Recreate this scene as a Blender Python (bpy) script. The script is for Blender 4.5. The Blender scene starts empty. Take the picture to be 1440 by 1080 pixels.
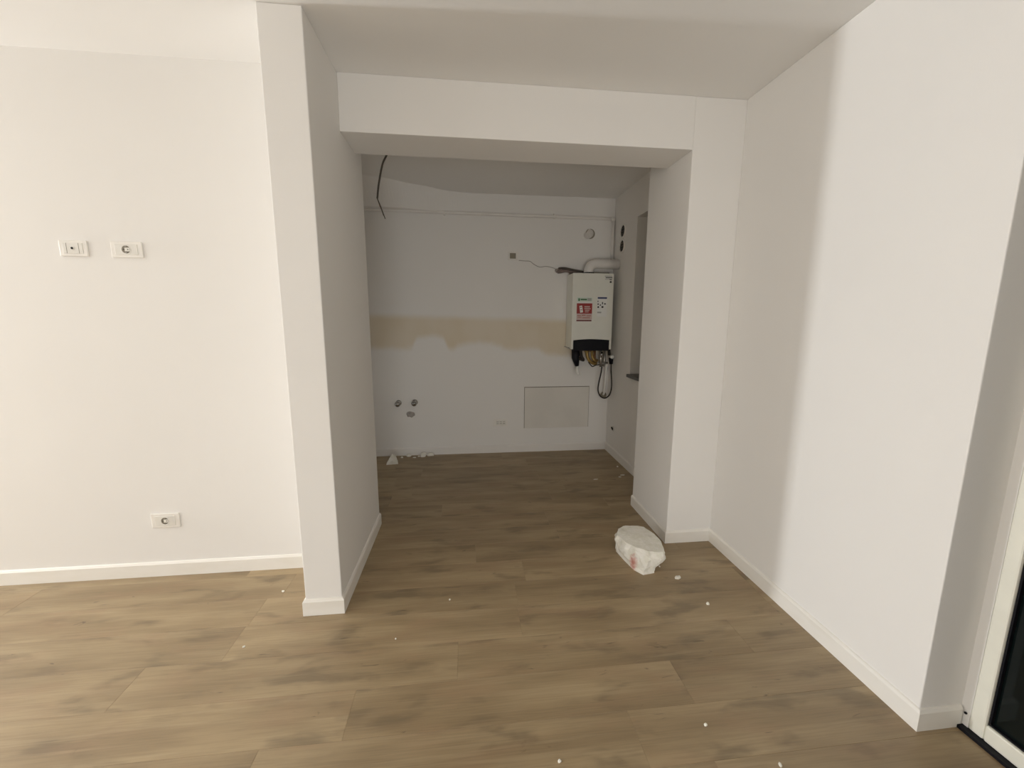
import bpy, bmesh, math, random
from mathutils import Vector, Matrix, noise

S = bpy.context.scene
C = S.collection

# ------------------------------------------------------------------ camera
F_PX, YAW, PITCH, ROLL, EYE = 571.9, 0.1116, -0.1593, 0.0041, 1.45
fw = Vector((math.sin(YAW)*math.cos(PITCH), math.cos(YAW)*math.cos(PITCH), math.sin(PITCH)))
rt = Vector((math.cos(YAW), -math.sin(YAW), 0.0))
up = rt.cross(fw)
rt, up = (math.cos(ROLL)*rt + math.sin(ROLL)*up), (-math.sin(ROLL)*rt + math.cos(ROLL)*up)
cam = bpy.data.objects.new('camera', bpy.data.cameras.new('camera'))
cam.data.sensor_width = 36.0
cam.data.lens = F_PX / 1440.0 * 36.0
cam.data.clip_start = 0.02
cam.matrix_world = Matrix(((rt.x, up.x, -fw.x, 0.0), (rt.y, up.y, -fw.y, 0.0),
                           (rt.z, up.z, -fw.z, EYE), (0, 0, 0, 1)))
C.objects.link(cam)
S.camera = cam

# ------------------------------------------------------------------ world, light, exposure
w = bpy.data.worlds.new('world'); S.world = w
w.use_nodes = True
w.node_tree.nodes['Background'].inputs[0].default_value = (0.8, 0.85, 1.0, 1)
w.node_tree.nodes['Background'].inputs[1].default_value = 0.05
S.view_settings.view_transform = 'Standard'
S.view_settings.look = 'None'
S.view_settings.gamma = 1.0
S.view_settings.use_curve_mapping = False
S.view_settings.exposure = 0.0
try:
    S.cycles.diffuse_bounces = 8
    S.cycles.max_bounces = 12
except Exception:
    pass

def area(name, loc, sy, sz, power, col, rot):
    l = bpy.data.lights.new(name, 'AREA'); l.shape = 'RECTANGLE'
    l.size = sy; l.size_y = sz; l.energy = power; l.color = col
    o = bpy.data.objects.new(name, l); C.objects.link(o)
    o.location = loc; o.rotation_euler = rot
    return o
WEST = -6.0
EASTWARD = (math.radians(90), 0, math.radians(-90))      # light shining along +X
NORTHWARD = (math.radians(90), 0, math.radians(0))        # light shining along +Y
KEY_Y0, KEY_Y1 = 2.12, 2.34                              # narrow window, far left wall
FILL_Y0, FILL_Y1 = -2.55, 1.55                           # unseen wide window, far left wall, added as fill light
REAR_X0, REAR_X1 = -0.85, 0.85                           # unseen low window behind the camera, added as fill light
DAY = (0.965, 0.985, 1.0)
area('daylight_narrow_window', (WEST + 0.02, (KEY_Y0+KEY_Y1)/2, 1.3), KEY_Y1-KEY_Y0-0.04, 1.75, 154, DAY, EASTWARD)
area('fill_wide_window', (WEST + 0.02, (FILL_Y0+FILL_Y1)/2, 1.70), FILL_Y1-FILL_Y0-0.1, 1.2, 64, DAY, EASTWARD)
area('fill_rear_window', ((REAR_X0+REAR_X1)/2, -2.98, 0.55), REAR_X1-REAR_X0-0.1, 0.9, 48, DAY, NORTHWARD)
area('daylight_kitchen_window', (-1.68, 3.6, 0.75), 0.54, 0.84, 0.9, DAY, EASTWARD)

# ------------------------------------------------------------------ helpers
def tag(o, label=None, cat=None, group=None, kind=None):
    if label: o['label'] = label
    if cat: o['category'] = cat
    if group: o['group'] = group
    if kind: o['kind'] = kind
    return o
def empty(name, loc, label, cat, group=None):
    o = bpy.data.objects.new(name, None); C.objects.link(o)
    o.location = loc; o.empty_display_size = 0.05
    return tag(o, label, cat, group)
def obj(name, bm, mat, parent=None, smooth=False, bevel=0.0, seg=2):
    me = bpy.data.meshes.new(name)
    bmesh.ops.recalc_face_normals(bm, faces=bm.faces)
    bm.to_mesh(me); bm.free()
    o = bpy.data.objects.new(name, me); C.objects.link(o)
    me.materials.append(mat)
    if smooth:
        for p in me.polygons: p.use_smooth = True
    if bevel:
        m = o.modifiers.new('bevel', 'BEVEL'); m.width = bevel; m.segments = seg
        m.limit_method = 'ANGLE'; m.angle_limit = math.radians(35)
    if parent is not None:
        o.parent = parent
        # geometry is written in world space: only an Empty's own offset has to be undone
        if parent.type == 'EMPTY':
            o.matrix_parent_inverse = Matrix.Translation(-parent.location)
    return o
def box(bm, x0, x1, y0, y1, z0, z1):
    v = [bm.verts.new((x, y, z)) for x in (x0, x1) for y in (y0, y1) for z in (z0, z1)]
    for f in ((0,1,3,2), (4,6,7,5), (0,4,5,1), (2,3,7,6), (0,2,6,4), (1,5,7,3)):
        bm.faces.new([v[i] for i in f])
    return bm
def B(*args):
    bm = bmesh.new()
    if isinstance(args[0], (tuple, list)):
        for a in args: box(bm, *a)
    else:
        box(bm, *args)
    return bm
def frame_of(d):
    d = d.normalized()
    a = Vector((0, 0, 1)) if abs(d.z) < 0.9 else Vector((1, 0, 0))
    s = d.cross(a).normalized()
    return s, d.cross(s).normalized()
def tube(bm, pts, r, n=10, cap=True):
    pts = [Vector(p) for p in pts]
    rs = r if isinstance(r, (list, tuple)) else [r]*len(pts)
    rings = []; s = None
    for i, p in enumerate(pts):
        d = (pts[min(i+1, len(pts)-1)] - pts[max(i-1, 0)]).normalized()
        if s is None: s, t = frame_of(d)
        else:
            s = (s - d*s.dot(d)).normalized(); t = d.cross(s).normalized()
        rings.append([bm.verts.new(p + (s*math.cos(a) + t*math.sin(a))*rs[i])
                      for a in (2*math.pi*k/n for k in range(n))])
    for a, b in zip(rings, rings[1:]):
        for k in range(n):
            bm.faces.new((a[k], a[(k+1) % n], b[(k+1) % n], b[k]))
    if cap:
        bm.faces.new(rings[0][::-1]); bm.faces.new(rings[-1])
    return bm
def spline(pts, sub=6):
    P = [Vector(p) for p in pts]; out = []
    for i in range(len(P)-1):
        p0, p1, p2, p3 = P[max(i-1, 0)], P[i], P[i+1], P[min(i+2, len(P)-1)]
        for k in range(sub):
            t = k/sub
            out.append(0.5*((2*p1) + (p2-p0)*t + (2*p0-5*p1+4*p2-p3)*t*t + (-p0+3*p1-3*p2+p3)*t*t*t))
    out.append(P[-1]); return out
def prism(bm, poly, axis, a, b):
    """extrude a 2-D polygon along axis from a to b"""
    def v3(p, c):
        return {'x': (c, p[0], p[1]), 'y': (p[0], c, p[1]), 'z': (p[0], p[1], c)}[axis]
    A = [bm.verts.new(v3(p, a)) for p in poly]; Bv = [bm.verts.new(v3(p, b)) for p in poly]
    n = len(poly)
    bm.faces.new(A); bm.faces.new(Bv[::-1])
    for i in range(n): bm.faces.new((A[i], Bv[i], Bv[(i+1) % n], A[(i+1) % n]))
    return bm
def circle(cx, cz, r, n=24):
    return [(cx + r*math.cos(2*math.pi*k/n), cz + r*math.sin(2*math.pi*k/n)) for k in range(n)]

# ------------------------------------------------------------------ materials
class N:
    def __init__(s, name, base=(0.8, 0.8, 0.8), rough=0.5, metal=0.0, spec=0.5):
        s.m = bpy.data.materials.new(name); s.m.use_nodes = True
        s.t = s.m.node_tree; s.b = s.t.nodes['Principled BSDF']
        s.b.inputs['Base Color'].default_value = (*base, 1)
        s.b.inputs['Roughness'].default_value = rough
        s.b.inputs['Metallic'].default_value = metal
        s.b.inputs['Specular IOR Level'].default_value = spec
    def n(s, typ, **kw):
        x = s.t.nodes.new(typ)
        for k, v in kw.items(): setattr(x, k, v)
        return x
    def l(s, a, b): s.t.links.new(a, b)
    def val(s, x, sock, v):
        x.inputs[sock].default_value = v
    def math(s, op, a, b=None, c=None):
        x = s.n('ShaderNodeMath', operation=op)
        for i, q in enumerate((a, b, c)):
            if q is None: continue
            if isinstance(q, (int, float)): x.inputs[i].default_value = q
            else: s.l(q, x.inputs[i])
        return x.outputs[0]
    def mix(s, fac, a, b, mode='MIX'):
        x = s.n('ShaderNodeMix', data_type='RGBA', blend_type=mode)
        for i, q in ((0, fac), (6, a), (7, b)):
            if isinstance(q, (int, float)): x.inputs[i].default_value = q
            elif isinstance(q, tuple): x.inputs[i].default_value = (*q, 1)
            else: s.l(q, x.inputs[i])
        return x.outputs[2]
    def noise(s, vec, scale, detail=3, rough=0.5, dist=0.0):
        x = s.n('ShaderNodeTexNoise')
        x.inputs['Scale'].default_value = scale; x.inputs['Detail'].default_value = detail
        x.inputs['Roughness'].default_value = rough; x.inputs['Distortion'].default_value = dist
        if vec is not None: s.l(vec, x.inputs['Vector'])
        return x.outputs[0]
    def coord(s, which='Object'):
        return s.n('ShaderNodeTexCoord').outputs[which]
    def scale(s, vec, sc):
        x = s.n('ShaderNodeMapping'); x.inputs['Scale'].default_value = sc
        s.l(vec, x.inputs['Vector']); return x.outputs[0]
    def bump(s, h, strength, dist=0.01):
        x = s.n('ShaderNodeBump'); x.inputs['Strength'].default_value = strength
        x.inputs['Distance'].default_value = dist
        s.l(h, x.inputs['Height']); s.l(x.outputs[0], s.b.inputs['Normal'])
    def ramp(s, fac, lo, hi):
        x = s.n('ShaderNodeMapRange', interpolation_type='SMOOTHSTEP')
        x.inputs['From Min'].default_value = lo; x.inputs['From Max'].default_value = hi
        s.l(fac, x.inputs['Value']); return x.outputs[0]
    def color(s, sock): s.l(sock, s.b.inputs['Base Color'])

WALL = (0.80, 0.785, 0.76)
def paint(name, base, bump=0.08):
    m = N(name, base, 0.85, spec=0.25); co = m.coord()
    v = m.noise(co, 1.7, 3)
    m.color(m.mix(m.math('MULTIPLY', m.ramp(v, 0.35, 0.7), 0.06), base, tuple(c*0.8 for c in base)))
    m.bump(m.noise(co, 260, 2), bump, 0.002)
    return m.m
M_wall = paint('white_wall_paint', WALL)
M_ceil = paint('white_ceiling_paint', (0.82, 0.81, 0.79))
def kitchen_paint():
    m = N('kitchen_wall_paint', WALL, 0.85, spec=0.25); co = m.coord()
    sep = m.n('ShaderNodeSeparateXYZ'); m.l(co, sep.inputs[0]); X, Z = sep.outputs[0], sep.outputs[2]
    fc = m.n('ShaderNodeFloatCurve'); cv = fc.mapping.curves[0]
    lower = [(-1.6, 1.15), (-.955, 1.15), (-.57, 1.15), (-.50, 1.25), (-.25, 1.26), (-.17, 1.13), (-.08, 1.165), (.19, 1.20),
             (.335, 1.17), (.45, 1.13), (.58, 1.135), (.74, 1.14), (.83, 1.085), (1.05, 1.06), (1.5, 1.06)]
    for i, (x, z) in enumerate(lower):
        p = ((x + 1.7)/3.4, z - 0.6)
        if i == 0: cv.points[0].location = p
        elif i == len(lower)-1: cv.points[-1].location = p
        else: cv.points.new(*p)
    fc.mapping.update()
    m.l(m.math('DIVIDE', m.math('ADD', X, 1.7), 3.4), fc.inputs['Value'])
    wob = m.math('MULTIPLY', m.math('SUBTRACT', m.noise(co, 9, 4, 0.6), 0.5), 0.06)
    zz = m.math('ADD', Z, wob)
    lo = m.math('ADD', fc.outputs[0], 0.6)
    a = m.ramp(m.math('SUBTRACT', zz, lo), -0.045, 0.05)
    hi = m.math('ADD', m.math('MULTIPLY', X, -0.022), 1.455)
    b = m.ramp(m.math('SUBTRACT', hi, m.math('ADD', Z, m.math('MULTIPLY', wob, 0.3))), -0.045, 0.045)
    band = m.math('MULTIPLY', m.math('MULTIPLY', a, b), m.math('ADD', m.math('MULTIPLY', m.noise(co, 3, 4), 0.35), 0.72))
    tint = m.mix(m.ramp(m.noise(m.scale(co, (1, 1, .5)), 2.2, 3), .35, .65), (.69, .605, .46), (.72, .645, .52))
    m.color(m.mix(band, WALL, tint))
    m.bump(m.noise(co, 240, 2), 0.1, 0.002)
    return m.m
M_kwall = kitchen_paint()
M_kwall_plain = paint('kitchen_baseboard_paint', (.79, .77, .74))
def baseboard_mat():
    m = N('white_baseboard', (0.83, 0.81, 0.765), 0.42); co = m.coord()
    m.color(m.mix(m.ramp(m.noise(m.scale(co, (1, 1, 3)), 5, 3), .4, .7), (0.83, 0.81, 0.765), (0.80, 0.775, 0.72)))
    return m.m
M_base = baseboard_mat()
def wood():
    m = N('brown_oak_plank', (0.3, 0.23, 0.16), 0.5, spec=0.75)
    co = m.coord(); oi = m.n('ShaderNodeObjectInfo')
    add = m.n('ShaderNodeVectorMath', operation='ADD')
    cmb = m.n('ShaderNodeCombineXYZ')
    for i, k in enumerate((37.0, 91.0, 53.0)):
        m.l(m.math('MULTIPLY', oi.outputs['Random'], k), cmb.inputs[i])
    m.l(co, add.inputs[0]); m.l(cmb.outputs[0], add.inputs[1]); v = add.outputs[0]
    big = m.noise(m.scale(v, (1.1, 5.5, 1)), 1.5, 2, 0.5, 0.1)
    c = m.mix(m.ramp(big, .30, .70), (.240, .168, .084), (.340, .250, .134))
    smoke = m.noise(m.scale(v, (2.2, 6.5, 1)), 1.7, 3, 0.5, 0.25)
    c = m.mix(m.math('MULTIPLY', m.ramp(smoke, .52, .72), .60), c, (.115, .082, .042))
    warm = m.noise(m.scale(v, (1.4, 5, 1)), 2.3, 2, 0.5)
    c = m.mix(m.math('MULTIPLY', m.ramp(warm, .5, .72), .30), c, (.30, .185, .098))
    grain = m.noise(m.scale(v, (4.0, 110, 1)), 1.6, 4, 0.6, 0.2)
    c = m.mix(m.math('MULTIPLY', m.ramp(grain, .40, .66), .20), c, (.12, .085, .045))
    wave = m.noise(m.scale(v, (.8, 26, 1)), 2.0, 4, 0.6, 0.35)
    c = m.mix(m.math('MULTIPLY', m.ramp(wave, .54, .66), .16), c, (.45, .355, .215))
    knot = m.noise(m.scale(v, (4.5, 14, 1)), 1.4, 3, 0.55, 1.2)
    c = m.mix(m.math('MULTIPLY', m.ramp(knot, .67, .77), .6), c, (.06, .04, .022))
    bright = m.math('ADD', m.math('MULTIPLY', oi.outputs['Random'], .14), 1.05)
    hs = m.n('ShaderNodeHueSaturation'); m.l(c, hs.inputs['Color']); m.l(bright, hs.inputs['Value'])
    hs.inputs['Saturation'].default_value = 0.95
    m.color(hs.outputs[0])
    m.bump(grain, 0.10, 0.001)
    m.l(m.math('ADD', m.math('MULTIPLY', grain, .12), .42), m.b.inputs['Roughness'])
    return m.m
M_wood = wood()
M_sub = N('dark_subfloor', (.05, .04, .03), .9).m
def speck(name, base, rough, amp=0.06, sc=12, metal=0.0, spec=0.5):
    m = N(name, base, rough, metal, spec); co = m.coord()
    m.color(m.mix(m.math('MULTIPLY', m.ramp(m.noise(co, sc, 3), .4, .7), amp*4), base, tuple(c*.75 for c in base)))
    return m.m
M_plastic = speck('white_plastic', (.80, .775, .73), .35)
M_plastic2 = speck('ivory_socket_insert', (.75, .73, .68), .4)
M_sockdark = speck('grey_socket_well', (.20, .18, .14), .6)
M_greyins = speck('grey_brown_socket_insert', (.26, .23, .17), .6)
M_hole = speck('dark_hole', (.02, .018, .015), .8)
M_black = speck('black_plastic', (.006, .006, .009), .5, spec=.2)
M_blackmat = speck('black_rubber', (.022, .016, .012), .6)
M_boiler = speck('white_enamel', (.80, .80, .73), .3, .02)
M_chrome = speck('chrome', (.42, .41, .39), .10, .04, metal=1.0)
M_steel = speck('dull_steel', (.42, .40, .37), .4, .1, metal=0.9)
M_brass = speck('aged_brass', (.36, .24, .08), .45, .15, 30, metal=0.6)
M_copper = speck('brown_copper', (.25, .12, .05), .5, .15, 30, metal=0.5)
M_pvc = speck('white_pvc_frame', (.80, .79, .70), .38, .03)
M_flue = speck('white_flue_enamel', (.80, .77, .74), .4, .03)
M_gas = speck('white_painted_pipe', (.80, .775, .74), .6, .05)
M_cable = speck('grey_cable', (.085, .070, .055), .6)
M_mauve = speck('mauve_cable', (.22, .17, .155), .7, .15, 40)
M_granite = speck('dark_stone_sill', (.07, .065, .055), .35, .2, 60)
M_red = speck('red_print', (.33, .035, .03), .5, .02)
M_dkred = speck('dark_red_print', (.16, .03, .025), .5, .02)
M_pink = speck('pale_pink_print', (.62, .47, .43), .5, .03)
M_pinkink = speck('rose_ink', (.45, .20, .18), .5, .02)
M_paper = speck('white_paper', (.82, .82, .79), .6, .02)
M_green = speck('pale_green_print', (.62, .72, .62), .5, .02)
M_dkgreen = speck('green_ink', (.05, .16, .07), .5, .02)
M_navy = speck('navy_ink', (.03, .05, .13), .5, .02)
M_ink = speck('black_ink', (.03, .03, .03), .5, .02)
M_greyink = speck('grey_ink', (.42, .42, .40), .5, .02)
M_gapline = speck('painted_gap_shadow', (.25, .22, .18), .8)
M_panel = speck('cream_access_panel', (.735, .71, .66), .8, .05, 3)
M_patch = speck('pale_grey_patch', (.66, .63, .60), .9, .1, 25)
M_mortar = speck('grey_mortar', (.42, .39, .36), .95, .2, 30)
def glass_dark():
    m = N('dark_door_glass', (.004, .008, .008), .08, spec=0.35); co = m.coord()
    m.color(m.mix(m.ramp(m.noise(co, 1.5, 2), .3, .7), (.004, .007, .007), (.006, .012, .011)))
    return m.m
M_glass = glass_dark()
def plaster(name, red=False):
    m = N(name, (.80, .79, .72), .95, spec=0.1); co = m.coord()
    n = m.noise(co, 22, 5, .6)
    c = m.mix(m.ramp(n, .35, .7), (.84, .82, .76), (.74, .72, .63))
    if red:
        g = m.n('ShaderNodeVectorMath', operation='DISTANCE'); m.l(m.scale(co, (1, 1, .55)), g.inputs[0])
        g.inputs[1].default_value = red
        f = m.ramp(m.math('ADD', g.outputs['Value'], m.math('MULTIPLY', m.math('SUBTRACT', m.noise(co, 60, 4), .5), .035)), .038, .004)
        c = m.mix(m.math('MULTIPLY', f, .85), c, (.50, .16, .12))
    m.color(c); m.bump(m.noise(co, 90, 4, .7), .5, .004)
    return m.m
M_plaster = plaster('white_plaster_lump')
M_plaster_red = plaster('white_plaster_lump_red_stain', (0.955, 2.10, 0.022))

# ------------------------------------------------------------------ the room (plan measured from the photograph)
XSL, XSR, YS, YSB = -0.804, -0.631, 1.9076, 2.7956      # projecting wall end
Y1 = 2.3226                                            # left wall
YB, YB2, YJ = 2.3495, 2.6424, 2.903                     # lintel front/back, jamb back
XO, XR, XK, YC, XD = 1.2847, 1.5891, 1.5454, 1.0799, 1.7626
ZC, ZB, YK = 2.6715, 2.3957, 4.2824
EAST, SOUTH, NORTHK = 2.05, -3.0, 4.45
KL = -1.7                                              # kitchen's left side
LEND, RECB = -3.2, 3.5                                 # where the left wall ends, and the bay beyond

def struct(name, bm, mat, **kw):
    return tag(obj(name, bm, mat, **kw), kind='structure')
struct('ceiling', B(WEST-0.2, EAST, SOUTH-0.2, NORTHK, ZC, ZC+0.15), M_ceil)
floor = struct('floor', B(WEST-0.2, EAST, SOUTH-0.2, NORTHK, -0.12, -0.0085), M_sub)

struct('wall_left', B(LEND, XSL, Y1, YSB, 0, ZC), M_wall)
struct('wall_partition_end', B(XSL, XSR, YS, YSB, 0, ZC), M_wall, bevel=0.004)
struct('wall_lintel', B(XSR, XO, YB, YB2, ZB, ZC), M_wall, bevel=0.003)
struct('wall_opening_right', B(XO, EAST, YB, YJ, 0, ZC), M_wall, bevel=0.004)
struct('wall_right', B(XR, EAST, YC, YB, 0, ZC), M_wall, bevel=0.004)
DY0, DY1, DH = 0.06, 1.052, 2.25                       # glazed door opening in the right-hand wall
struct('wall_door_side', B((XD, EAST, DY1, YC, 0, ZC), (XD, EAST, DY0, DY1, DH, ZC), (XD, EAST, SOUTH, DY0, 0, ZC)), M_wall)
struct('wall_light_blocker', B(1.2, EAST, -0.30, 0.05, 0, ZC), M_wall, bevel=0.004)  # unseen pier added to keep the rear light off the return face
struct('wall_rear', B((WEST-0.2, REAR_X0, SOUTH-0.2, SOUTH, 0, ZC), (REAR_X1, EAST, SOUTH-0.2, SOUTH, 0, ZC),
                      (REAR_X0, REAR_X1, SOUTH-0.2, SOUTH, 0, 0.08), (REAR_X0, REAR_X1, SOUTH-0.2, SOUTH, 1.02, ZC)), M_wall)
KZ0, KZ1, WZ0, WZ1 = 0.4, 2.2, 1.05, 2.35
struct('wall_far_left', B((WEST-0.2, WEST, SOUTH, FILL_Y0, 0, ZC), (WEST-0.2, WEST, FILL_Y0, FILL_Y1, 0, WZ0),
                          (WEST-0.2, WEST, FILL_Y0, FILL_Y1, WZ1, ZC), (WEST-0.2, WEST, FILL_Y1, KEY_Y0, 0, ZC),
                          (WEST-0.2, WEST, KEY_Y0, KEY_Y1, 0, KZ0), (WEST-0.2, WEST, KEY_Y0, KEY_Y1, KZ1, ZC),
                          (WEST-0.2, WEST, KEY_Y1, RECB, 0, ZC)), M_wall)
struct('wall_bay_back', B(WEST-0.2, KL-0.15, RECB, RECB+0.15, 0, ZC), M_wall)
struct('wall_bay_side', B(LEND, LEND+0.15, YSB, RECB, 0, ZC), M_wall)
struct('wall_kitchen_left', B((KL-0.15, KL, YSB, 3.3, 0, ZC), (KL-0.15, KL, 3.9, YK, 0, ZC), (KL-0.15, KL, 3.3, 3.9, 0, .3), (KL-0.15, KL, 3.3, 3.9, 1.2, ZC)), M_wall)
struct('wall_kitchen_back', B(KL-0.15, EAST, YK, NORTHK, 0, ZC), M_kwall)
WY0, WY1, WS, WT = 2.98, 3.70, 0.905, 2.36               # kitchen window opening
struct('wall_kitchen_right', B((XK, EAST, YJ, WY0, 0, ZC), (XK, EAST, WY1, YK, 0, ZC),
                               (XK, EAST, WY0, WY1, 0, WS), (XK, EAST, WY0, WY1, WT, ZC)), M_wall)
# plaster boxing under the kitchen ceiling, thick at the left and running out to the right
def soffit():
    bm = bmesh.new()
    top = [(KL, 3.62), (-1.1, 3.79), (-0.86, 3.874), (-0.675, 3.942), (-0.535, 4.035), (-0.351, 4.12), (-0.225, 4.20), (-0.09, 4.255), (0.05, YK)]
    bot = [(KL, 4.08), (-1.1, 4.12), (-0.86, 4.14), (-0.675, 4.165), (-0.535, 4.19), (-0.351, 4.235), (-0.225, 4.26), (-0.09, 4.275), (0.05, YK)]
    top = [(p.x, p.y) for p in spline([(x, y, 0) for x, y in top], 6)]; bot = [(p.x, p.y) for p in spline([(x, y, 0) for x, y in bot], 6)]
    top = [(x, min(y, YK)) for x, y in top]; bot = [(x, min(y, YK)) for x, y in bot]
    zb = 2.485
    T = [bm.verts.new((x, y, ZC)) for x, y in top]; Q = [bm.verts.new((x, y, zb)) for x, y in bot]
    TB = [bm.verts.new((x, YK+0.001, ZC)) for x, y in top]; QB = [bm.verts.new((x, YK+0.001, zb)) for x, y in bot]
    for i in range(len(T)-1):
        bm.faces.new((T[i], T[i+1], Q[i+1], Q[i])); bm.faces.new((Q[i], Q[i+1], QB[i+1], QB[i]))
        bm.faces.new((T[i], TB[i], TB[i+1], T[i+1])); bm.faces.new((TB[i], QB[i], QB[i+1], TB[i+1]))
    bm.faces.new((T[0], Q[0], QB[0], TB[0]))
    return bm
struct('trim_soffit', soffit(), M_wall)

# ---- floor planks, laid along the width of the room
PW, PL = 0.2, 1.3
JOINT = {1.655: 0.24, 1.455: -0.055, 1.255: 0.85, 1.055: 0.58}
cache = {}
def plank_mesh(L):
    k = round(L, 3)
    if k not in cache:
        bm = bmesh.new(); c = 0.0009; h = PW/2; l = L/2
        rings = [[(-l, -h, -.008), (l, -h, -.008), (l, h, -.008), (-l, h, -.008)],
                 [(-l, -h, -c), (l, -h, -c), (l, h, -c), (-l, h, -c)],
                 [(-l+c, -h+c, 0), (l-c, -h+c, 0), (l-c, h-c, 0), (-l+c, h-c, 0)]]
        R = [[bm.verts.new(p) for p in r] for r in rings]
        for a, b in zip(R, R[1:]):
            for i in range(4): bm.faces.new((a[i], a[(i+1) % 4], b[(i+1) % 4], b[i]))
        bm.faces.new(R[2])
        me = bpy.data.meshes.new('plank'); bm.to_mesh(me); bm.free(); me.materials.append(M_wood)
        cache[k] = me
    return cache[k]
rnd = random.Random(11)
y = 1.055 - 20*PW
while y + 0.02 < NORTHK:
    j = JOINT.get(round(y, 3), rnd.uniform(0, PL))
    x = j - PL*math.ceil((j - WEST)/PL)
    while x < EAST - 0.02:
        a, b = max(x, WEST), min(x+PL, EAST)
        if b - a > 0.03:
            o = bpy.data.objects.new('plank', plank_mesh(b-a)); C.objects.link(o)
            o.location = ((a+b)/2, y+PW/2, 0); o.parent = floor
        x += PL
    y += PW

# ---- baseboards
BH, BT = 0.0835, 0.012
def run(x0, x1, y0, y1): return (x0, x1, y0, y1, 0, BH)
def bb(name, *runs): return struct(name, B(*[run(*r) for r in runs]), M_base, bevel=0.004)
def bb_profile(name, pts, closed_ends=True):
    """sweep a chamfered baseboard section along a plan polyline; the wall lies on the left of the walking direction"""
    prof = [(0, 0), (BT, 0), (BT, BH-0.012), (BT*0.55, BH-0.002), (0.002, BH), (0, BH)]
    P = [Vector((p[0], p[1])) for p in pts]
    nrm = []
    for a, b in zip(P, P[1:]):
        d = (b-a).normalized(); nrm.append(Vector((d.y, -d.x)))
    bm = bmesh.new(); rings = []
    for i, p in enumerate(P):
        if i == 0: m = nrm[0]
        elif i == len(P)-1: m = nrm[-1]
        else:
            m = (nrm[i-1] + nrm[i]); m = m/(1 + nrm[i-1].dot(nrm[i]))
        rings.append([bm.verts.new((p.x + m.x*o, p.y + m.y*o, z)) for o, z in prof])
    n = len(prof)
    for a, b in zip(rings, rings[1:]):
        for k in range(n): bm.faces.new((a[k], b[k], b[(k+1) % n], a[(k+1) % n]))
    bm.faces.new(rings[0]); bm.faces.new(rings[-1][::-1])
    return struct(name, bm, M_kwall_plain if 'kitchen' in name else M_base)
bb_profile('baseboard_left', [(LEND, Y1), (XSL, Y1)])
bb_profile('baseboard_partition', [(XSL, Y1-BT), (XSL, YS), (XSR, YS), (XSR, YSB)])
bb_profile('baseboard_opening', [(XO, YJ), (XO, YB), (XR, YB), (XR, YC), (XD-0.008, YC)])
bb_profile('baseboard_kitchen_back', [(KL, YK), (XK, YK), (XK, YJ)])

# ---- kitchen window in the right-hand wall
win = struct('window_1', B((1.80, 1.86, WY0, WY0+.06, WS+.03, WT), (1.80, 1.86, WY1-.06, WY1, WS+.03, WT),
                           (1.80, 1.86, WY0+.06, WY1-.06, WS+.03, WS+.09), (1.80, 1.86, WY0+.06, WY1-.06, WT-.06, WT)), M_pvc)
obj('pane', B(1.825, 1.835, WY0+.06, WY1-.06, WS+.09, WT-.06), M_glass, win)
obj('window_sill', B(XK-0.035, 1.80, WY0-.0, WY1, WS, WS+.03), M_granite, win, bevel=0.003)
# ---- far left wall windows; the wide one is added for its fill light
for i, (a, b, z0, z1) in enumerate(((KEY_Y0, KEY_Y1, KZ0, KZ1), (FILL_Y0, FILL_Y1, WZ0, WZ1))):
    wz = [(WEST-.12, WEST-.05, a, a+.04, z0, z1), (WEST-.12, WEST-.05, b-.04, b, z0, z1),
          (WEST-.12, WEST-.05, a+.04, b-.04, z0, z0+.05), (WEST-.12, WEST-.05, a+.04, b-.04, z1-.05, z1)]
    wo = struct('window_%d' % (i+2), B(*wz), M_pvc)
    obj('pane', B(WEST-.09, WEST-.08, a+.04, b-.04, z0+.05, z1-.05), M_paper, wo)

wo = struct('window_4', B((REAR_X0, REAR_X0+.04, SOUTH-.12, SOUTH-.05, .08, 1.02), (REAR_X1-.04, REAR_X1, SOUTH-.12, SOUTH-.05, .08, 1.02),
                         (REAR_X0+.04, REAR_X1-.04, SOUTH-.12, SOUTH-.05, .08, .12), (REAR_X0+.04, REAR_X1-.04, SOUTH-.12, SOUTH-.05, .98, 1.02)), M_pvc)
obj('pane', B(REAR_X0+.04, REAR_X1-.04, SOUTH-.09, SOUTH-.08, .12, .98), M_paper, wo)  # window made up to go with the rear fill light

wo = struct('window_5', B((KL-.10, KL-.04, 3.3, 3.33, .3, 1.2), (KL-.10, KL-.04, 3.87, 3.9, .3, 1.2), (KL-.10, KL-.04, 3.33, 3.87, .3, .33), (KL-.10, KL-.04, 3.33, 3.87, 1.17, 1.2)), M_pvc)
obj('pane', B(KL-.075, KL-.065, 3.33, 3.87, .33, 1.17), M_paper, wo)

# ---- glazed door at the right edge
FX = XD - 0.002
door = struct('door_1', B((FX, FX+.07, DY1-.043, DY1, .013, DH), (FX, FX+.07, DY0, DY0+.05, .013, DH),
                          (FX, FX+.07, DY0+.05, DY1-.043, .013, .074), (FX, FX+.07, DY0+.05, DY1-.043, DH-.056, DH)), M_pvc, bevel=0.006)
obj('pane', B(FX+.022, FX+.034, DY0+.048, DY1-.041, .072, DH-.054), M_glass, door)
obj('seal', B(FX+.010, FX+.022, DY1-.049, DY1-.043, .074, DH-.056), M_black, door)
obj('seal', B(FX+.010, FX+.022, DY0+.05, DY1-.049, .074, .080), M_black, door)
obj('threshold', B(FX-.020, FX+.05, DY0, YC-.012, .0005, .0125), M_black, door)
def screw():
    bm = bmesh.new(); tube(bm, [(XD-.004, 1.064, .061), (XD+.004, 1.064, .061)], .0042, 10); return bm
obj('screw', screw(), M_black, door)

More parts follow.
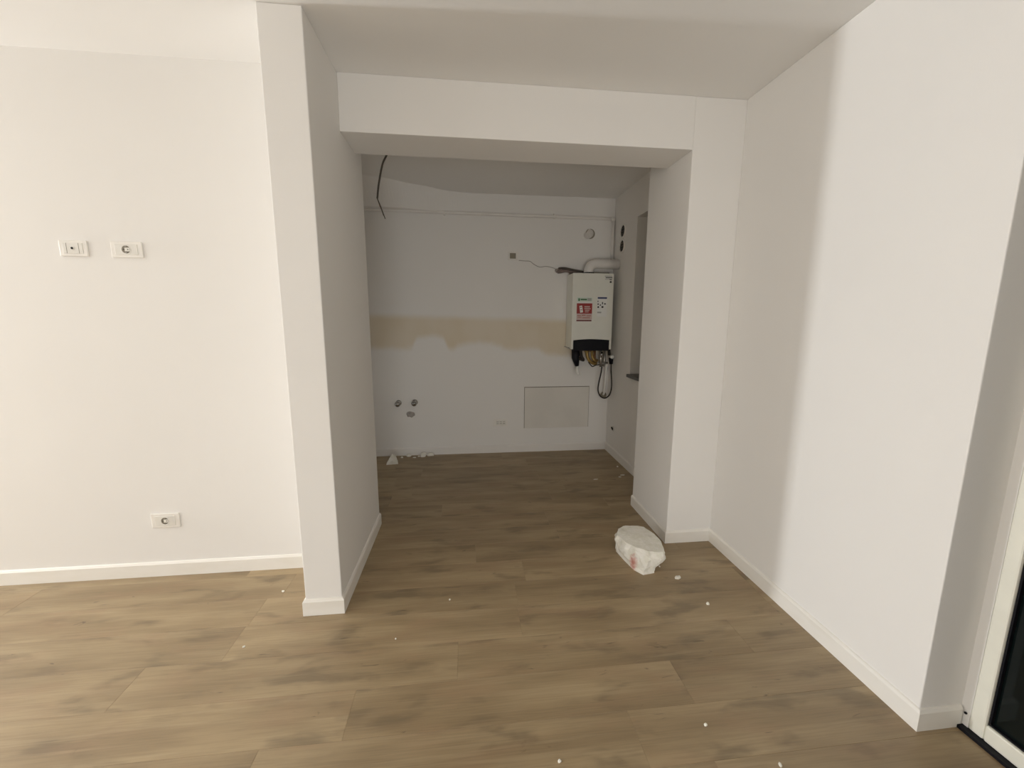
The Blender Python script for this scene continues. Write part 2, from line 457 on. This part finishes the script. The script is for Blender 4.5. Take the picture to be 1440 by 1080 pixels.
# ------------------------------------------------------------------ boiler on the kitchen wall
BX0, BX1, BY, BZ0, BZ1 = 1.052, 1.472, 4.03, 1.145, 1.898
boiler = empty('wall_boiler', (1.262, YK, BZ0), 'white wall-hung boiler with red sticker and black control panel', 'boiler')
def casing():
    bm = bmesh.new()
    t = .022                                                # white cheeks either side of the control panel
    pz = BZ0 + .092
    arch = [(BX1-t, pz), ] + [(BX1-t + (BX0+t-BX1+t)*k/10, pz + .010*math.sin(math.pi*k/10)) for k in range(1, 10)] + [(BX0+t, pz)]
    poly = [(BX0, BZ0), (BX0, BZ1), (BX1, BZ1), (BX1, BZ0), (BX1-t, BZ0)] + arch + [(BX0+t, BZ0)]
    prism(bm, poly, 'y', BY, BY+.05)
    box(bm, BX0, BX1, BY+.05, YK-.012, BZ0+.005, BZ1)
    return bm
case = obj('casing', casing(), M_boiler, boiler, bevel=0.006)
def control():
    bm = bmesh.new(); t = .024; pz = BZ0+.090
    arch = [(BX1-t + (BX0+t-BX1+t)*k/10, pz + .010*math.sin(math.pi*k/10)) for k in range(11)]
    prism(bm, [(BX1-t, BZ0-.015)] + arch + [(BX0+t, BZ0-.015)], 'y', BY+.004, BY+.048)
    return bm
obj('control_panel', control(), M_black, boiler, bevel=0.003)
obj('boiler_shadow_bars', B((BX0+.02, BX1+.03, YK-.02, YK-.001, BZ1-.02, BZ1+.035), (BX1, BX1+.025, YK-.06, YK-.001, BZ0-.02, BZ1-.02)), M_steel, boiler)  # dull bars standing in for the shade behind boiler top and side
def sheet(name, x0, x1, z0, z1, mat, parent, lift):
    return obj(name, B(x0, x1, BY-lift, BY-lift+.0006, z0, z1), mat, parent)
st = sheet('promotional_sticker', 1.096, 1.258, 1.424, 1.664, M_paper, boiler, .0012); st['label'] = 'red and white sticker with a small picture'
sheet('green_header', 1.100, 1.254, 1.622, 1.660, M_green, st, .002)
for (a, b, c, d, mt, nm) in ((1.112, 1.128, 1.626, 1.652, M_dkgreen, 'header_mark'), (1.134, 1.200, 1.634, 1.648, M_dkgreen, 'header_lettering'),
                             (1.205, 1.245, 1.630, 1.655, M_greyink, 'header_lettering')):
    sheet(nm, a, b, c, d, mt, st, .0028)
sheet('red_field', 1.098, 1.256, 1.502, 1.604, M_red, st, .002)
def phone():
    bm = bmesh.new(); prism(bm, [(1.124, 1.578), (1.152, 1.582), (1.164, 1.516), (1.134, 1.511)], 'y', BY-.0034, BY-.0026); return bm
obj('picture', phone(), M_paper, st)
for (a, b, c, d) in ((1.130, 1.146, 1.560, 1.568), (1.136, 1.154, 1.536, 1.544)): sheet('picture_mark', a, b, c, d, M_pinkink, st, .0040)
for (a, b, c, d) in ((1.176, 1.232, 1.564, 1.576), (1.176, 1.240, 1.546, 1.556), (1.182, 1.228, 1.530, 1.539), (1.182, 1.220, 1.516, 1.523)):
    sheet('red_field_lettering', a, b, c, d, M_pink, st, .0032)
sheet('pale_field', 1.098, 1.256, 1.444, 1.500, M_pink, st, .002)
for (a, b, c, d) in ((1.106, 1.142, 1.480, 1.488), (1.150, 1.190, 1.482, 1.492), (1.200, 1.246, 1.478, 1.486), (1.110, 1.150, 1.464, 1.471), (1.160, 1.236, 1.458, 1.466)):
    sheet('pale_field_lettering', a, b, c, d, M_pinkink, st, .0028)
sheet('bottom_bar', 1.098, 1.254, 1.427, 1.441, M_dkred, st, .002)
en = sheet('energy_label', 1.304, 1.408, 1.474, 1.672, M_paper, boiler, .0012); en['label'] = 'white energy rating label with navy heading'
sheet('heading', 1.310, 1.406, 1.650, 1.666, M_navy, en, .002)
for (a, b, c, d) in ((1.310, 1.318, 1.618, 1.632), (1.310, 1.322, 1.590, 1.604), (1.310, 1.326, 1.560, 1.576), (1.334, 1.346, 1.582, 1.594),
                     (1.356, 1.366, 1.596, 1.618), (1.378, 1.396, 1.594, 1.606), (1.352, 1.372, 1.560, 1.578)):
    sheet('rating_mark', a, b, c, d, M_ink, en, .002)
for (a, b, c, d) in ((1.310, 1.352, 1.508, 1.522),): sheet('small_print', a, b, c, d, M_greyink, en, .002)
for (a, b, c, d, mt) in ((1.376, 1.450, 1.866, 1.874, M_greyink), (1.384, 1.452, 1.852, 1.860, M_ink), (1.378, 1.448, 1.838, 1.843, M_greyink),
                         (1.424, 1.448, 1.834, 1.842, M_ink), (1.428, 1.446, 1.806, 1.824, M_ink)):
    sheet('maker_lettering', a, b, c, d, mt, boiler, .0012)
# flue: up out of the casing, an elbow, then level into the right-hand wall
FXc, FYc, FZ = 1.235, 4.12, 1.998
def flue():
    pts = [(FXc, FYc, BZ1-.005), (FXc, FYc, FZ-.075)]
    for k in range(1, 9):
        a = math.pi/2*k/8; pts.append((FXc + .075*(1-math.cos(a)), FYc, FZ-.075 + .075*math.sin(a)))
    pts.append((XK-.002, FYc, FZ))
    bm = bmesh.new(); tube(bm, pts, .049, 20); return bm
fl = obj('flue_pipe', flue(), M_flue, boiler, smooth=True)
def collar(p0, p1, r):
    bm = bmesh.new(); tube(bm, [p0, p1], r, 20); return bm
obj('flue_collar', collar((FXc, FYc, BZ1), (FXc, FYc, BZ1+.014), .056), M_black, boiler)
# fittings under the boiler
def T(name, pts, r, mat, parent=boiler, n=10, smooth=True):
    bm = bmesh.new(); tube(bm, pts, r, n); return obj(name, bm, mat, parent, smooth=smooth)
T('drain_trap', [(1.125, 4.12, BZ0+.01), (1.125, 4.12, 1.05), (1.133, 4.12, 1.02), (1.143, 4.12, .965)], [.042, .040, .034, .02], M_black, n=14)
T('drain_outlet', [(1.148, 4.12, .97), (1.148, 4.12, .90), (1.155, 4.12, .885), (1.170, 4.12, .89)], .017, M_paper)
T('gas_hose', spline([(1.175, 4.12, BZ0), (1.18, 4.10, 1.07), (1.205, 4.11, 1.03), (1.20, 4.2, 1.03), (1.2, YK, 1.03)], 4), .017, M_blackmat)
T('brass_pipe', spline([(1.245, 4.13, BZ0), (1.25, 4.11, 1.06), (1.285, 4.11, 1.01), (1.335, 4.12, .985), (1.37, 4.2, .985), (1.37, YK, .985)], 4), .017, M_brass)
T('brass_pipe', spline([(1.30, 4.13, BZ0), (1.30, 4.10, 1.06), (1.33, 4.10, 1.02), (1.365, 4.15, 1.02), (1.365, YK, 1.02)], 4), .015, M_brass)
T('brass_nut', [(1.245, 4.13, BZ0-.008), (1.245, 4.13, BZ0-.035)], .024, M_brass, n=6, smooth=False)
T('brass_nut', [(1.30, 4.13, BZ0-.008), (1.30, 4.13, BZ0-.035)], .022, M_copper, n=6, smooth=False)
T('copper_pipe', [(1.34, 4.15, BZ0), (1.34, 4.15, .99)], .011, M_copper)
T('thin_wire', spline([(1.255, 4.09, 1.01), (1.275, 4.09, .985), (1.30, 4.09, .962), (1.335, 4.09, .975), (1.375, 4.09, .98)], 4), .0055, M_blackmat, n=8)
T('valve_body', [(1.395, 4.12, BZ0), (1.395, 4.12, 1.09), (1.395, 4.12, 1.05), (1.398, 4.12, .955)], [.014, .016, .022, .014], M_steel, n=12)
T('valve_handle', [(1.392, 4.085, 1.115), (1.392, 4.085, 1.055)], .011, M_chrome, n=12)
T('union_pipe', [(1.44, 4.13, BZ0), (1.44, 4.13, 1.02), (1.43, 4.14, .96)], [.014, .014, .018], M_steel, n=12)
T('cross_pipe', [(1.395, 4.12, .99), (1.475, 4.13, .995)], .012, M_steel)
T('filling_tap', [(1.478, 4.11, 1.135), (1.482, 4.11, 1.075)], [.014, .016], M_blackmat, n=12)
T('tap_knob', [(1.500, 4.06, 1.062), (1.500, 4.085, 1.062)], .019, M_paper, n=14)
T('cable_gland', [(1.500, 4.10, 1.05), (1.502, 4.10, .985)], [.026, .018], M_black, n=12)
T('side_lever', [(BX0+.01, 4.10, 1.150), (1.000, 4.11, 1.170)], [.006, .004], M_steel, n=8)

loop = [(1.503, 4.10, 1.00), (1.508, 4.10, .90), (1.517, 4.10, .80), (1.517, 4.10, .715), (1.495, 4.10, .650), (1.447, 4.10, .622),
        (1.397, 4.10, .650), (1.373, 4.10, .715), (1.381, 4.10, .80), (1.398, 4.10, .89), (1.405, 4.10, .955)]
bmx = bmesh.new(); tube(bmx, spline(loop, 6), .0075, 8)
tag(obj('power_cable', bmx, M_blackmat, smooth=True), 'black cable hanging in a long loop under the boiler', 'cable')
wp = empty('drain_pipe', (1.47, 4.2, .62), 'thin pale pipe dropping from the boiler to a round wall fitting', 'pipe')
T('pipe_run', spline([(1.462, 4.13, 1.0), (1.468, 4.14, .93), (1.470, 4.16, .80), (1.474, 4.20, .66), (1.488, YK-.02, .632)], 5), .011, M_paper, wp)
def fit():
    bm = bmesh.new(); tube(bm, [(1.492, YK-.001, .622), (1.492, YK-.022, .622), (1.492, YK-.028, .622)], [.036, .034, .024], 14); return bm
obj('wall_fitting', fit(), M_greyins, wp, smooth=False)
# cables coming out of the wall at the boiler's top left corner
cb = empty('cable_bundle', (0.96, YK, 1.95), 'bundle of mauve-grey cables from wall into boiler top', 'cables')
for i, (dz, dy, s) in enumerate(((0, 0, 0), (.022, .01, .01), (-.012, -.02, -.01), (.008, -.035, .02), (-.022, .015, .0))):
    T('cable', spline([(.955+s, YK-.002, 1.945+dz), (.975+s, YK-.05+dy*.5, 1.943+dz), (1.03, YK-.07+dy, 1.945+dz*.7), (1.09, YK-.09+dy, 1.930+dz*.7), (1.19, YK-.10+dy, 1.918+dz*.5)], 4),
      .011 if i < 3 else .008, M_mauve if i % 2 == 0 else M_cable, cb, 8)
def ragged(cx, cz, rx, rz, depth, seed, n=14):
    bm = bmesh.new(); r = random.Random(seed)
    ring = [(cx + rx*math.cos(2*math.pi*k/n)*r.uniform(.7, 1.1), cz + rz*math.sin(2*math.pi*k/n)*r.uniform(.7, 1.1)) for k in range(n)]
    o = [bm.verts.new((x, YK-.0005, z)) for x, z in ring]
    i_ = [bm.verts.new((cx+(x-cx)*.7, YK-depth*r.uniform(.6, 1.2), cz+(z-cz)*.7)) for x, z in ring]
    c = bm.verts.new((cx, YK-depth*.3, cz))
    for k in range(n):
        bm.faces.new((o[k], o[(k+1) % n], i_[(k+1) % n], i_[k])); bm.faces.new((i_[k], i_[(k+1) % n], c))
    return bm
obj('wall_cut', ragged(.965, 1.945, .045, .03, .012, 3), M_mortar, cb)

# pipe along the wall under the ceiling, turning down above the flue
gp = empty('gas_pipe', (XK-.02, YK, 2.06), 'white painted pipe along kitchen wall turning down to boiler flue', 'pipe')
T('long_run', [(KL+.001, YK-.020, 2.486), (-.6, YK-.020, 2.483), (.4, YK-.020, 2.474), (1.40, YK-.020, 2.470), (1.512, YK-.020, 2.469)], .016, M_gas, gp, 12)
T('elbow', [(1.500, YK-.020, 2.469), (1.516, YK-.020, 2.469), (1.523, YK-.020, 2.462), (1.523, YK-.020, 2.446)], .0185, M_gas, gp, 12)
T('drop', [(1.523, YK-.020, 2.455), (1.523, YK-.020, 2.03)], .016, M_gas, gp, 12)
for xx in (-.2, .9):
    obj('pipe_clip', B(xx-.006, xx+.006, YK-.039, YK-.0005, 2.455, 2.498), M_gas, gp)

# ------------------------------------------------------------------ sockets and small wall fittings
def socket(name, x0, x1, z0, z1, yw, label, kind, group=None):
    e = empty(name, ((x0+x1)/2, yw, (z0+z1)/2), label, 'socket', group)
    cx, cz = (x0+x1)/2, (z0+z1)/2
    obj('cover_plate', B(x0, x1, yw-.010, yw-.0003, z0, z1), M_plastic, e, bevel=0.003)
    iw, ih = (x1-x0)*(.30 if kind == 'grey' else .36), (z1-z0)*.33
    obj('insert', B(cx-iw, cx+iw, yw-.0125, yw-.009, cz-ih, cz+ih), M_greyins if kind == 'grey' else M_plastic2, e, bevel=0.0015)
    y = yw-.0125
    if kind == 'schuko':
        bm = bmesh.new(); n = 24; R = .021; P = []
        for (r, yy) in ((R+.003, y-.001), (R, y-.0025), (R-.0015, y+.0), (R-.0025, y+.0015)):
            P.append([bm.verts.new((cx + r*math.cos(2*math.pi*k/n), yy, cz + r*math.sin(2*math.pi*k/n))) for k in range(n)])
        for a, b in zip(P, P[1:]):
            for k in range(n): bm.faces.new((a[k], a[(k+1) % n], b[(k+1) % n], b[k]))
        obj('ring', bm, M_plastic, e, smooth=True)
        bm = bmesh.new(); tube(bm, [(cx, y-.0004, cz), (cx, y+.002, cz)], R-.002, 24); obj('well', bm, M_sockdark, e)
        obj('well_body', B((cx-.006, cx+.018, y-.0018, y, cz-.009, cz+.009)), M_plastic2, e, bevel=.001)
        for s in (-1, 1):
            bm = bmesh.new(); tube(bm, [(cx+s*.0095, y-.0025, cz), (cx+s*.0095, y, cz)], .0026, 10); obj('pin_hole', bm, M_hole, e)
            obj('earth_clip', B(cx-.003, cx+.003, y-.003, y, cz+s*.0165-.0025, cz+s*.0165+.0025), M_steel, e)
    elif kind == 'coax':
        bm = bmesh.new(); tube(bm, [(cx, y-.003, cz), (cx, y, cz)], .0085, 14); obj('collar', bm, M_plastic, e)
        bm = bmesh.new(); tube(bm, [(cx, y-.0045, cz), (cx, y-.002, cz)], .0058, 12); obj('jack', bm, M_hole, e)
        for s in (-1, 1):
            obj('module_groove', B(cx+s*iw*.61-.0008, cx+s*iw*.61+.0008, y-.0006, y, cz-ih, cz+ih), M_sockdark, e)
    elif kind == 'triple':
        for k in (-1, 0, 1):
            for s in (-1, 1):
                obj('slot', B(cx+k*.034-.012, cx+k*.034+.012, y-.0012, y, cz+s*.01-.0023, cz+s*.01+.0023), M_sockdark, e)
    return e
socket('aerial_socket', -1.983, -1.859, 1.746, 1.822, Y1, 'white aerial outlet with one small black jack, leftmost on wall', 'coax')
socket('wall_socket', -1.753, -1.610, 1.744, 1.822, Y1, 'upper white power socket right of the aerial outlet', 'schuko')
socket('wall_socket', -1.750, -1.606, .291, .374, Y1, 'lower white power socket above the left baseboard', 'schuko')
socket('wall_socket', .431, .533, 2.041, 2.123, YK, 'small square grey-fronted socket high on kitchen wall', 'grey')
socket('wall_socket', .280, .436, .295, .378, YK, 'wide white triple socket low on kitchen wall near access panel', 'triple')

ap = empty('access_panel', (.975, YK, .266), 'cream rectangular access panel flush in kitchen wall below boiler', 'panel')
ax0, ax1, az0, az1 = .613, 1.334, .265, .724
obj('gap_shadow_rim', B((ax0, ax1, YK-.0025, YK-.0002, az1-.007, az1), (ax0, ax0+.005, YK-.0025, YK-.0002, az0, az1-.007),
                 (ax1-.003, ax1, YK-.0025, YK-.0002, az0, az1-.007)), M_gapline, ap)  # dark strips painted for the shadow line around the panel
obj('door', B(ax0+.006, ax1-.004, YK-.006, YK-.0003, az0, az1-.008), M_panel, ap, bevel=.0015)

def valve(x, z, label):
    e = empty('angle_valve', (x, YK, z), label, 'valve', 'chrome valves on the kitchen wall')
    T('rose', [(x, YK-.0005, z), (x, YK-.006, z), (x, YK-.010, z)], [.031, .030, .018], M_chrome, e, 18)
    T('body', [(x, YK-.008, z), (x, YK-.055, z)], .012, M_chrome, e, 14)
    bm = bmesh.new(); bmesh.ops.create_uvsphere(bm, u_segments=16, v_segments=10, radius=.030)
    bmesh.ops.translate(bm, verts=bm.verts, vec=(x, YK-.066, z)); obj('knob', bm, M_chrome, e, smooth=True)
valve(-.715, .573, 'left chrome ball-shaped valve on kitchen wall')
valve(-.548, .577, 'right chrome ball-shaped valve on kitchen wall')
dr = empty('drain_stub', (-.597, YK, .445), 'ragged grey mortar patch with drain stub below chrome valves', 'drain')
obj('mortar_patch', ragged(-.597, .45, .058, .036, .014, 8), M_mortar, dr)
bmx = bmesh.new(); tube(bmx, [(-.575, YK-.002, .452), (-.575, YK-.022, .450)], .022, 14); obj('pipe_end', bmx, M_mortar, dr)
jb = empty('junction_box', (1.27, YK, 2.32), 'round grey wall box with tilted cover above boiler', 'wall box')
bmx = bmesh.new(); tube(bmx, [(1.286, YK-.0005, 2.318), (1.286, YK-.006, 2.318)], .050, 20); obj('rim_shadow', bmx, M_greyins, jb)  # dark disc set off-centre, standing in for the cover's crescent shadow
bmx = bmesh.new(); tube(bmx, [(1.266, YK-.006, 2.318), (1.262, YK-.016, 2.321)], [.054, .048], 18); obj('cover', bmx, M_patch, jb)
bmx = bmesh.new(); tube(bmx, spline([(.545, YK-.003, 2.04), (.60, YK-.004, 2.036), (.66, YK-.006, 2.032), (.70, YK-.004, 2.005), (.76, YK-.004, 1.978), (.83, YK-.004, 1.985), (.90, YK-.005, 1.972), (.945, YK-.005, 1.955)], 5), .0035, 6)
tag(obj('loose_wire', bmx, M_mortar, smooth=True), 'thin pale wire along the wall from small socket to boiler', 'wire')

def vent(y, z, label):
    e = empty('wall_vent', (XK, y, z), label, 'vent', 'round vents on kitchen side wall')
    bm = bmesh.new(); n = 24; P = []
    for (r, xx) in ((.068, XK-.0003), (.067, XK-.008), (.056, XK-.010), (.054, XK-.001)):
        P.append([bm.verts.new((xx, y + r*math.cos(2*math.pi*k/n), z + r*math.sin(2*math.pi*k/n))) for k in range(n)])
    for a, b in zip(P, P[1:]):
        for k in range(n): bm.faces.new((a[k], a[(k+1) % n], b[(k+1) % n], b[k]))
    obj('rim', bm, M_plastic, e, smooth=False)
    bm = bmesh.new(); tube(bm, [(XK-.0004, y, z), (XK-.002, y, z)], .056, 24); obj('opening', bm, M_hole, e)
    for k in (-1, 0, 1):
        hw = math.sqrt(.052**2-(k*.026)**2)
        obj('louvre', B(XK-.006, XK-.002, y-hw, y+hw, z+k*.026-.002, z+k*.026+.002), M_cable, e)
vent(4.035, 2.305, 'upper round dark vent with white rim above the flue')
vent(4.040, 2.164, 'lower round dark vent with white rim above the flue')
ws = empty('cable_outlet', (XK, 4.073, .291), 'small black cable outlet low on kitchen side wall', 'outlet')
bmx = bmesh.new(); tube(bmx, [(XK-.0004, 4.073, .291), (XK-.006, 4.073, .291)], .03, 16); obj('plate', bmx, M_plastic2, ws)
bmx = bmesh.new(); tube(bmx, [(XK-.005, 4.073, .296), (XK-.014, 4.073, .292)], .020, 14); obj('plug', bmx, M_hole, ws)

# cable hanging from the kitchen ceiling
hc = empty('hanging_cable', (-.54, 3.2, ZC), 'grey electric cable hanging loose from kitchen ceiling', 'cable')
k_ = 3.2/3.5
def hp(x, z): return (x*k_, 3.2, 1.45 + (z-1.45)*k_)
T('sheath', spline([(-.50, 3.2, ZC), hp(-.578, 2.735), hp(-.612, 2.68), hp(-.636, 2.626), hp(-.667, 2.495), hp(-.684, 2.383)], 5), .0068, M_cable, hc, 8)
T('bare_wire', [hp(-.684, 2.383), hp(-.663, 2.326), hp(-.640, 2.255)], .0042, M_cable, hc, 6)
T('bare_wire', [hp(-.684, 2.383), hp(-.660, 2.322), hp(-.630, 2.232)], .0035, M_cable, hc, 6)
T('bare_wire', [hp(-.684, 2.383), hp(-.668, 2.33), hp(-.652, 2.29)], .003, M_copper, hc, 6)

# unseen ceiling lamp, added left of the frame to brighten the floor
lp = empty('fill_lamp', (-3.0, .3, ZC), 'round flat white ceiling lamp added out of view as fill', 'lamp')
bmx = bmesh.new(); tube(bmx, [(-3.0, .3, ZC-.0005), (-3.0, .3, ZC-.05)], [.24, .25], 32); obj('base', bmx, M_plastic, lp)
bmx = bmesh.new(); tube(bmx, [(-3.0, .3, ZC-.05), (-3.0, .3, ZC-.075)], [.23, .21], 32); obj('diffuser', bmx, M_paper, lp)
area('fill_lamp_light', (-3.0, .3, ZC-.09),   .4, .4, 8, (1.0, .97, .93), (0, 0, 0)).data.shape = 'DISK'

# ------------------------------------------------------------------ the lump of plaster by the opening, and the crumbs
def lump():
    top = [(.915, 2.262, .126), (.946, 2.325, .130), (.988, 2.352, .131), (1.056, 2.354, .132), (1.117, 2.329, .132), (1.145, 2.238, .131),
           (1.148, 2.150, .130), (1.132, 2.087, .128), (1.105, 2.048, .126), (1.027, 2.061, .128), (.976, 2.111, .126), (.937, 2.185, .122)]
    mid = [(.905, 2.262, .085), (.935, 2.335, .08), (.985, 2.372, .08), (1.066, 2.372, .08), (1.130, 2.34, .08), (1.160, 2.24, .08),
           (1.158, 2.145, .085), (1.143, 2.080, .082), (1.110, 2.035, .08), (1.020, 2.040, .075), (.958, 2.092, .08), (.915, 2.18, .085)]
    bot = [(.922, 2.285, .0), (.945, 2.33, .0), (.99, 2.355, .0), (1.05, 2.35, .0), (1.09, 2.31, .0), (1.105, 2.22, .0),
           (1.100, 2.150, .0), (1.086, 2.10, .0), (1.062, 2.045, .0), (.990, 2.034, .0), (.955, 2.085, .0), (.935, 2.185, .0)]
    bm = bmesh.new()
    low = []
    for k in range(12):
        f = .04 if k in (5, 6, 7, 8) else .5
        low.append((bot[k][0]+(mid[k][0]-bot[k][0])*f, bot[k][1]+(mid[k][1]-bot[k][1])*f, .036))
    R = [[bm.verts.new(p) for p in r] for r in (bot, low, mid, top)]
    n = 12
    for a, b in zip(R, R[1:]):
        for k in range(n): bm.faces.new((a[k], a[(k+1) % n], b[(k+1) % n], b[k]))
    ct = bm.verts.new((1.04, 2.21, .136)); cbt = bm.verts.new((1.02, 2.2, 0))
    for k in range(n):
        bm.faces.new((R[3][k], R[3][(k+1) % n], ct)); bm.faces.new((R[0][(k+1) % n], R[0][k], cbt))
    bmesh.ops.subdivide_edges(bm, edges=bm.edges[:], cuts=3, use_grid_fill=True)
    for v in bm.verts:
        if v.co.z > .004:
            amp = .005 if v.co.z > .122 else .013
            d = noise.noise_vector(v.co*24)*amp + noise.noise_vector(v.co*70)*amp*.45
            if v.co.z > .122: d.z *= .6
            v.co += d
            v.co.z = max(v.co.z, .001)
    return bm
tag(obj('plaster_lump', lump(), M_plaster_red), 'large broken white block with red stain by kitchen opening', 'rubble')

def crumb(px, py, sx, sy, sz, seed, label, group=None, name='plaster_crumb', poly=None):
    bm = bmesh.new(); r = random.Random(seed)
    bmesh.ops.create_icosphere(bm, subdivisions=2, radius=1.0)
    for v in bm.verts:
        d = 1 + .45*noise.noise(v.co*1.3 + Vector((seed*3.1, seed*1.7, 0)))
        v.co = Vector((v.co.x*sx*d, v.co.y*sy*d, v.co.z*sz*d))
    zmin = min(v.co.z for v in bm.verts)
    rot = Matrix.Rotation(r.uniform(-.2, .35), 4, 'Z') if poly is None else Matrix()
    for v in bm.verts:
        v.co.z = max(v.co.z - zmin*.45, 0)
        v.co = rot @ v.co + Vector((px, py, 0.0002))
    return tag(obj(name, bm, M_plaster), label, 'rubble', group)
# three-cornered chunk at the kitchen's back left
def chunk():
    bm = bmesh.new()
    pts = [(-.812, 4.00, 0), (-.700, 4.02, 0), (-.72, 4.11, 0), (-.79, 4.10, 0), (-.805, 4.01, .022), (-.705, 4.03, .030), (-.735, 4.09, .075), (-.765, 4.055, .098), (-.76, 4.01, .045)]
    bmesh.ops.convex_hull(bm, input=[bm.verts.new(p) for p in pts])
    bmesh.ops.subdivide_edges(bm, edges=bm.edges[:], cuts=2, use_grid_fill=True)
    for v in bm.verts:
        if v.co.z > .003: v.co += noise.noise_vector(v.co*30)*.006
    return bm
tag(obj('plaster_chunk', chunk(), M_plaster), 'three-cornered white plaster chunk on floor at kitchen back wall', 'rubble')
bits = [(-.625, 4.235, .026, .018, .018, 'plaster crumb at kitchen back wall nearest the three-cornered chunk'),
        (-.470, 4.22, .030, .020, .030, 'tallest plaster crumb of the row along kitchen back wall'),
        (-.395, 4.235, .038, .016, .022, 'flat plaster crumb ending the row along kitchen back wall'),
        (-.560, 4.19, .018, .012, .006, 'thin plaster flake in the row along kitchen back wall'),
        (-.515, 4.225, .014, .010, .006, 'tiny plaster flake left of the tallest crumb'),
        (-.690, 4.20, .013, .012, .012, 'small plaster crumb just behind the three-cornered chunk')]
for i, (a, b, sx, sy, sz, lb) in enumerate(bits): crumb(a, b, sx, sy, sz, i+1, lb, 'plaster crumbs along the kitchen back wall')
more = [(1.173, 1.985, .021, .013, .011, 'plaster crumb on floor just in front of the large block'),
        (1.217, 1.765, .008, .008, .008, 'plaster crumb on floor near the shadow edge of right baseboard'),
        (.841, 1.171, .006, .005, .006, 'plaster crumb on near floor, middle right'),
        (1.008, 1.018, .006, .006, .006, 'plaster crumb on floor at the bottom edge, right'),
        (.288, 1.108, .006, .005, .005, 'plaster crumb on floor at the bottom edge, centre'),
        (-.995, 2.10, .007, .006, .005, 'plaster crumb on floor left of the partition end'),
        (-1.005, 1.725, .006, .005, .004, 'plaster crumb on pale floor in front of left wall'),
        (-.105, 1.94, .005, .005, .004, 'plaster crumb on floor in the shade past the partition end'),
        (-.34, 1.70, .004, .004, .004, 'tiny plaster crumb on floor right of the partition foot'),
        (1.12, 2.10, .005, .005, .005, 'tiny plaster speck on floor at right side of the large block'),
        (1.441, 3.50, .022, .010, .006, 'plaster flake on kitchen floor beside the right wall'),
        (1.475, 3.72, .008, .012, .006, 'plaster flake farthest back beside the kitchen right wall'),
        (1.40, 3.46, .014, .006, .004, 'thin plaster flake on kitchen floor near the right wall'),
        (1.16, 3.43, .022, .007, .003, 'pale dust flake on kitchen floor away from the wall')]
for i, (a, b, sx, sy, sz, lb) in enumerate(more): crumb(a, b, sx, sy, sz, i+20, lb, 'plaster crumbs on the floor')
